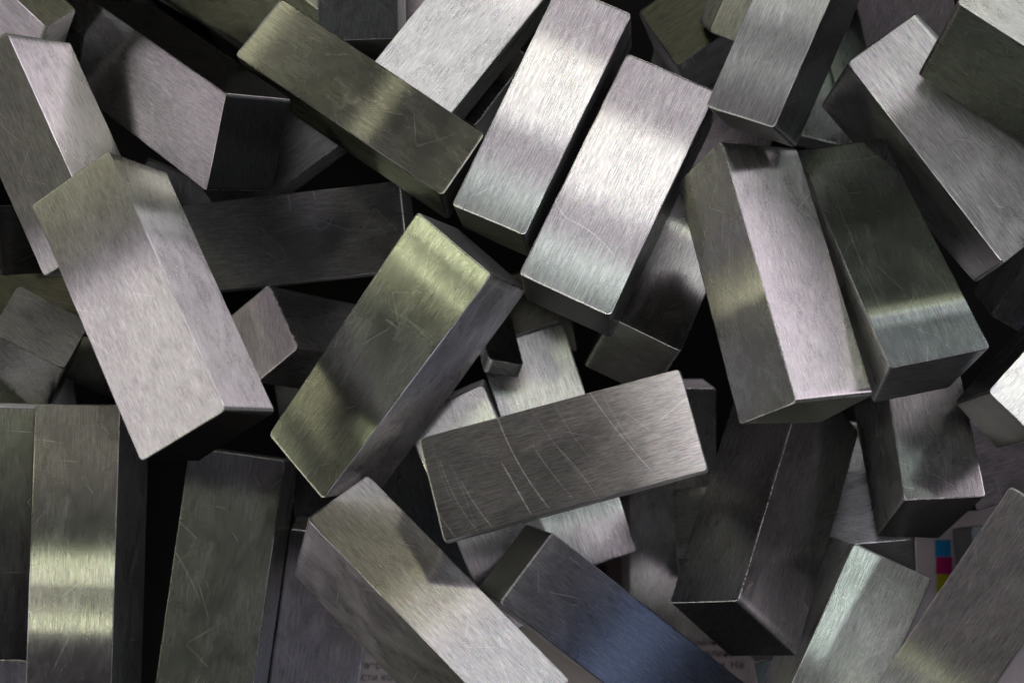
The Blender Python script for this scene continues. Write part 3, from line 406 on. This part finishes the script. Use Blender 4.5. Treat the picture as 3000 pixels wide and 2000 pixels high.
 ('b52', 'top'): {'refl': 0.3},
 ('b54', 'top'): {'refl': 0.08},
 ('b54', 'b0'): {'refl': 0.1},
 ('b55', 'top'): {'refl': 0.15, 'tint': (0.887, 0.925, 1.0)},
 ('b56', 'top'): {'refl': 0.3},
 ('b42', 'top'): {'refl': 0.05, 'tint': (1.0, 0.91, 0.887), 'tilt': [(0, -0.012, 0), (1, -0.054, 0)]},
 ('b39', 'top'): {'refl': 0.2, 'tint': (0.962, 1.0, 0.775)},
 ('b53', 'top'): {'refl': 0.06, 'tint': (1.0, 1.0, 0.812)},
 ('b30', 'top'): {'refl': 0.3},
 ('b27', 'top'): {'refl': 0.35},
 ('b03', 'a0'): {'refl': 0.1},  # ends and sides from here darkened in colour for their shade
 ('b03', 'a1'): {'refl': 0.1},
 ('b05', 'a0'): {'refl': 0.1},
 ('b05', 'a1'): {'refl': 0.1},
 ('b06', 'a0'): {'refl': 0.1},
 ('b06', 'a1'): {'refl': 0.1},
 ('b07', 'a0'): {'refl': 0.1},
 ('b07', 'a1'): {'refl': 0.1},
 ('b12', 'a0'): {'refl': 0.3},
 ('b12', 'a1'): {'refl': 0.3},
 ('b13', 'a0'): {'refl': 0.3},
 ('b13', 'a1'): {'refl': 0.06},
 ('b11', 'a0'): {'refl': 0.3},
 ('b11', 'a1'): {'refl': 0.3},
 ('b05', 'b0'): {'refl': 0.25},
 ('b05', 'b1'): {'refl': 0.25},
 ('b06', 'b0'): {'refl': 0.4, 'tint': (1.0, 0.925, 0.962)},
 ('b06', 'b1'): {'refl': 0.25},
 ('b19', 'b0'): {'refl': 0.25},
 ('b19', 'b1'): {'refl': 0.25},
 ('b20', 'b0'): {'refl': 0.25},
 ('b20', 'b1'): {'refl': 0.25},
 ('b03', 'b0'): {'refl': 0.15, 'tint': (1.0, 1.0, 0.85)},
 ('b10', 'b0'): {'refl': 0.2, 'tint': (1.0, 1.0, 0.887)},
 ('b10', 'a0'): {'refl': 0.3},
 ('b57', 'top'): {'refl': 0.25, 'tint': (1.0, 0.948, 0.962)},
 ('b58', 'top'): {'refl': 0.06},  # added filler bars, dark colour in place of deep shade
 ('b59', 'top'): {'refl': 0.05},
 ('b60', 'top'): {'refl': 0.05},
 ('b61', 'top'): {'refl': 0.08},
 ('b55', 'b0'): {'refl': 0.25, 'rough': 0.35},
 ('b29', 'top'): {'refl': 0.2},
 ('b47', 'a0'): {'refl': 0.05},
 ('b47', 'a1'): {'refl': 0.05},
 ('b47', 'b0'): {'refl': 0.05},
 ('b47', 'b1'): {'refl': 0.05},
}
# scratches on single bars, in face millimetres: centre, radius, from angle, to angle, half width, strength
SCRATCH = {
 'b14': [(-3.2636, 43.3743, 34.354, 0.2439, -0.9698, 0.2018, 0.1, 0.9), (-21.7846, 85.1986, 68.8419, 0.3768, -0.9263, 0.1022, 0.09, 0.9), (-6.0554, 55.7375, 35.1275, 0.2854, -0.9584, 0.1165, 0.06, 0.5), (-7.062, 48.1533, 33.2482, 0.32, -0.9474, 0.1269, 0.06, 0.5), (-22.5032, 82.2134, 72.7886, 0.3672, -0.9301, 0.0715, 0.05, 0.5), (-10.8806, 58.2812, 48.4256, 0.3848, -0.923, 0.0854, 0.06, 0.7), (21.9567, -15.4748, 34.7804, -0.3963, 0.9181, 0.1172, 0.06, 0.7), (75.2476, -235.7716, 254.0435, -0.2639, 0.9645, 0.0137, 0.12, 0.9), (-0.6695, 30.3465, 27.6276, 0.3429, -0.9394, 0.1218, 0.07, 0.8), (2.374, 22.3344, 20.5798, 0.2527, -0.9675, 0.249, 0.06, 0.7), (3.1588, 18.2032, 18.8039, 0.3564, -0.9343, 0.1254, 0.06, 0.7), (13.5968, -41.5427, 45.4103, -0.136, 0.9907, 0.0969, 0.05, 0.4), (1.3329, 37.6766, 36.2869, 0.078, -0.997, 0.1012, 0.05, 0.4), (3.2429, 30.6242, 13.8907, 0.4126, -0.9109, 0.1977, 0.04, 0.4)],
 'b06': [(3.3055, 11.9129, 4.0616, -0.6146, -0.7889, 0.4076, 0.12, 0.75), (2.9432, -2.6681, 10.6702, 0.2447, 0.9696, 0.309, 0.11, 0.7), (-37.7648, 0.5365, 44.1262, 0.9953, 0.0967, 0.0941, 0.07, 0.45), (149.255, 175.5356, 211.2745, -0.6927, -0.7212, 0.0264, 0.05, 0.5), (-13.258, 4.0895, 28.0931, 0.638, 0.77, 0.1145, 0.05, 0.4)],
 'b05': [(145.5434, -117.5167, 186.9368, -0.7559, 0.6547, 0.0197, 0.09, 0.5), (12.8166, -0.5508, 11.5652, -0.8452, 0.5344, 0.3203, 0.04, 0.35)],
 'b07': [(-6.2766, 5.8993, 7.3022, 0.9898, -0.1425, 0.2506, 0.05, 0.4)],
 'b15': [(6.5985, 6.8454, 13.5057, -0.1027, 0.9947, 0.0801, 0.12, 0.5), (8.4228, 4.8807, 17.0461, -0.0706, 0.9975, 0.2062, 0.1, 0.35), (-2.6384, 115.0389, 93.525, 0.1151, -0.9934, 0.0222, 0.06, 0.3)],
 'b17': [(1.2619, 6.5147, 6.3887, -0.051, 0.9987, 0.1971, 0.12, 0.8), (1.2506, 11.5377, 4.4645, -0.1723, 0.985, 0.1498, 0.1, 0.8), (11.5132, 2.8005, 9.9482, -0.6401, 0.7683, 0.2793, 0.06, 0.4), (6.3826, -58.1852, 65.1131, 0.0251, 0.9997, 0.025, 0.05, 0.4), (1.3786, 14.8154, 3.6859, 0.7816, 0.6238, 0.4009, 0.12, 0.4)],
 'b12': [(7.8755, -63.0749, 65.4876, -0.0219, 0.9998, 0.0678, 0.07, 0.35), (573.8659, 30.5481, 572.1913, -0.9996, -0.0273, 0.0183, 0.1, 0.3), (10.6438, 10.1804, 1.014, -0.5952, 0.8036, 1.5877, 0.05, 0.4)],
 'b19': [(-0.1211, 20.0374, 15.9256, -0.0943, -0.9955, 0.3398, 0.06, 0.4)],
 'b20': [(-24.8458, 34.0586, 32.9779, 0.7968, -0.6043, 0.1479, 0.1, 0.35), (63.9941, -76.7121, 106.8292, -0.5919, 0.806, 0.022, 0.12, 0.25)],
 'b13': [(14.7146, -12.7392, 37.8123, -0.3809, 0.9246, 0.0334, 0.1, 0.6), (1.395, 22.7979, 2.5837, -0.2995, 0.9541, 0.3188, 0.08, 0.5), (1.2115, 18.4, 1.9998, -0.3216, 0.9469, 0.437, 0.06, 0.5)],
 'b03': [(3.72, 13.6517, 0.8074, -0.8723, 0.489, 2.0717, 0.45, 0.35), (2.2075, 13.0915, 0.4934, -0.674, 0.7387, 2.0396, 0.3, 0.25), (6.4965, 18.3106, 1.2707, 0.9196, 0.3929, 0.3499, 0.06, 0.9)],
 'b02': [(-24.4401, -66.3215, 86.7613, 0.3804, 0.9248, 0.0312, 0.08, 0.35)],
 'b21': [(-33.5466, -2.6208, 34.6115, 0.9768, 0.2141, 0.057, 0.05, 0.4), (14.0245, 10.839, 11.167, -0.9982, -0.0594, 0.2653, 0.05, 0.4)],
}
# ---------------------------------------------------------------- table and printed sheet
ZP = round(min(p[2] for c in BARS.values() for p in c) - .3, 2)
def flat_mat(name, colr, rough=.7, spotty=.05):
    m = bpy.data.materials.new(name); m.use_nodes = True; nt = m.node_tree; p = nt.nodes['Principled BSDF']
    tc = nd(nt, 'ShaderNodeTexCoord'); a, _ = noise_n(nt, tc.outputs['Object'], 900, 5, .7)
    c = mixc(nt, ramp(nt, a, .35, .65, 0, 1), tuple(x * (1 - spotty * 2) for x in colr) + (1,), tuple(colr) + (1,))
    nt.links.new(c, p.inputs['Base Color']); p.inputs['Roughness'].default_value = rough
    p.inputs['Specular IOR Level'].default_value = .2
    b = nd(nt, 'ShaderNodeBump'); b.inputs['Strength'].default_value = .3; b.inputs['Distance'].default_value = .00005
    nt.links.new(a, b.inputs['Height']); nt.links.new(b.outputs[0], p.inputs['Normal']); return m
def sheet(name, x0, y0, x1, y1, z, m, parent=None):
    bm = bmesh.new(); n = 24 if parent is None else 1
    vs = [[bm.verts.new((lerp(x0, x1, i / n) * MM, lerp(y0, y1, j / n) * MM, z * MM + (0 if parent or n == 1 else 0))) for j in range(n + 1)] for i in range(n + 1)]
    for i in range(n):
        for j in range(n): bm.faces.new((vs[i][j], vs[i + 1][j], vs[i + 1][j + 1], vs[i][j + 1]))
    me = bpy.data.meshes.new(name); bm.to_mesh(me); bm.free(); me.materials.append(m)
    o = bpy.data.objects.new(name, me); COL.objects.link(o); o.parent = parent; return o
tab = sheet('table_top', -600, -600, 600, 600, ZP - 1.0, flat_mat('dark_table', (.006, .0055, .0055), .95)); tab['kind'] = 'structure'
paper = sheet('printed_page', -26, -85, 84, -22, ZP, flat_mat('newsprint', (.55, .49, .505), .8, .04))
paper['label'] = 'printed page with black type and colour test squares under the bars'; paper['category'] = 'paper'
def pp(x, y, z=ZP):     # where a point of the page lies, from its place in the photograph
    d = 270 - z; return (x - 1500) / 6000 * d, -(y - 1000) / 6000 * d
def patch(name, x0, y0, x1, y1, colr, lift=.05):
    a = pp(x0, y0); b = pp(x1, y1)
    return sheet(name, a[0], b[1], b[0], a[1], ZP + lift, flat_mat(name + '_ink', colr, .6, .03), paper)
patch('cyan_square', 2739, 1580, 2786, 1630, (.01, .22, .50))
patch('magenta_square', 2742, 1630.5, 2790, 1680, (.42, .005, .13))
patch('yellow_square', 2744, 1680.5, 2792, 1765, (.42, .38, .01))
patch('picture_print', 1752, 1600, 1843, 1800, (.10, .07, .07))
patch('picture_print', 1720, 1655, 1776, 1682, (.03, .015, .015), .09)
TYPE = flat_mat('black_ink', (.02, .018, .018), .5)
def words(txt, x, y, hpx):
    c = bpy.data.curves.new('t', 'FONT'); c.body = txt; c.size = hpx / 6000 * (270 - ZP) * 1.38 * MM
    o = bpy.data.objects.new('t', c); COL.objects.link(o); dg = bpy.context.evaluated_depsgraph_get(); dg.update()
    me = bpy.data.meshes.new_from_object(o.evaluated_get(dg)); bpy.data.objects.remove(o)
    me.materials.clear(); me.materials.append(TYPE)
    a = pp(x, y); t = bpy.data.objects.new('printed_words', me); COL.objects.link(t)
    t.location = (a[0] * MM, a[1] * MM, (ZP + .06) * MM); t.parent = paper
words('твер', 1052, 1957, 22); words('ости ко', 1040, 1992, 22)
words('полни', 2030, 1888, 22); words('длина', 2064, 1922, 22); words('ки. На со', 2090, 1956, 22)

# ---------------------------------------------------------------- the bars
bar('b01', 'bright ridged bar at upper left whose lower end is under the crossing ridged bar')
bar('b02', 'broad mauve bar tipped steeply at upper left with rust flecked sawn end')
bar('b03', 'green tinged bar lying diagonally at top with a pale smudge in its middle')
bar('b04', 'pale bar at the top edge disappearing under the green tinged diagonal bar')
bar('b05', 'brightest glossy bar with a white band, left one of the bright parallel pair', name='steel_bar')
bar('b06', 'glossy bar with white band and one curved white scratch, right of the bright pair')
bar('b07', 'grey bar leaning in from the top edge, its dark end above a bright bar')
bar('b08', 'long bar at right with narrow lit strip, running under the top right corner bar',
    cut=[((*pp(2718, 78, BARS['b08'][3][2]), BARS['b08'][3][2]), (.74, .67, 0))])
bar('b10', 'bar in the top right corner, pale above with broad dark olive side')
bar('b11', 'large bar at right with pale face and saw toothed left ridge', burr=[(0, 1, 95, .10)])
bar('b12', 'dark speckled bar leaning on the pale saw toothed bar, shiny at its foot')
bar('b13', 'short looking grey bar with chipped bright lower edge below the dark speckled bar', burr=[(1, 2, 9, .12)])
bar('b14', 'dark bar with many long curved scratches lying across the lower middle')
bar('b15', 'olive bar in the middle with dented face and smooth mauve side')
bar('b16', 'big bar at left with rough sparkling mauve face and rounded ridge')
bar('b17', 'dark flat bar with nicks lying level behind the big ridged bar')
bar('b18', 'bar seen end on with toothed edge in the gap left of the olive bar', burr=[(0, 1, 26, .12)])
bar('b19', 'upright bar at lower left with bright yellowish band across it')
bar('b20', 'dull dark bar right of the yellow banded upright bar')
bar('b21', 'long bar at bottom with yellow and white bands and pale pink lower end')
bar('b22', 'bluish purple bar running out of the bottom edge from the middle')
bar('b23', 'very dark bar with glinting toothed ridge and black square end at lower right', burr=[(0, 1, 110, .07)])
bar('b24', 'pale mint bar with two light bands, right of the black ended bar')
bar('b25', 'dull brushed bar crossing the bottom right corner')
bar('b26', 'bright white bar at the right edge with dark scratched side')
bar('b27', 'small corner of a bar deep in the gap at the right edge')
bar('b28', 'mint lit bar lying low between the leaning grey bar and the strip lit bar')
bar('b29', 'small grey bar corner peeping out left of the leaning grey bar')
bar('b30', 'bar standing on edge at top with two thin light slivers')
bar('b31', 'dark bar with faint reflections lying under the curved scratch bar')
bar('b33', 'iridescent pale bar in the lower middle passing under the scratched dark bar')
bar('b34', 'pale bar left of the iridescent one, showing above and below the scratched bar')
bar('b35', 'dim bar deep under the left end of the scratched dark bar')
bar('b36', 'mauve grey upright bar behind the black ended bar')
bar('b37', 'pinkish bar in the gap between the black ended bar and the mint bar')
bar('b38', 'level bar low down with dull textured front beside the colour squares')
bar('b39', 'dark green bar at the bottom edge beside the printed words')
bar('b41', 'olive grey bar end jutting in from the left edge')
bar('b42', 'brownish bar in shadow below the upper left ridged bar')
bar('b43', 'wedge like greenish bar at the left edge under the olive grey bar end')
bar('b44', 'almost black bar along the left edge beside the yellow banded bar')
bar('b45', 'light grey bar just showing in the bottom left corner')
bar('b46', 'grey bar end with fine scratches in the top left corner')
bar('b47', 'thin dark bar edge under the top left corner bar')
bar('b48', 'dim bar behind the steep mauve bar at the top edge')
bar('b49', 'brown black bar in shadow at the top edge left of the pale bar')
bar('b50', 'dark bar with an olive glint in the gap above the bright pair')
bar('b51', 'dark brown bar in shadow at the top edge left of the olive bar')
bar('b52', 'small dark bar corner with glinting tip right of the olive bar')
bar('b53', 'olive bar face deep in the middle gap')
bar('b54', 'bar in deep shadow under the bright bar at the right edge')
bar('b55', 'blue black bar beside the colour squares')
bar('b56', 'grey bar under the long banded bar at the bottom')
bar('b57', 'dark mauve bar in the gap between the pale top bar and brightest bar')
bar('b58', 'added filler bar coloured dark as deep shade, under the green tinged diagonal bar')
bar('b59', 'added filler bar coloured dark as deep shade, under the big ridged bar at left')
bar('b60', 'added filler bar coloured dark as deep shade, under the lower end of the olive bar')
bar('b61', 'added filler bar coloured dark as deep shade, at the top edge behind the steep mauve bar')
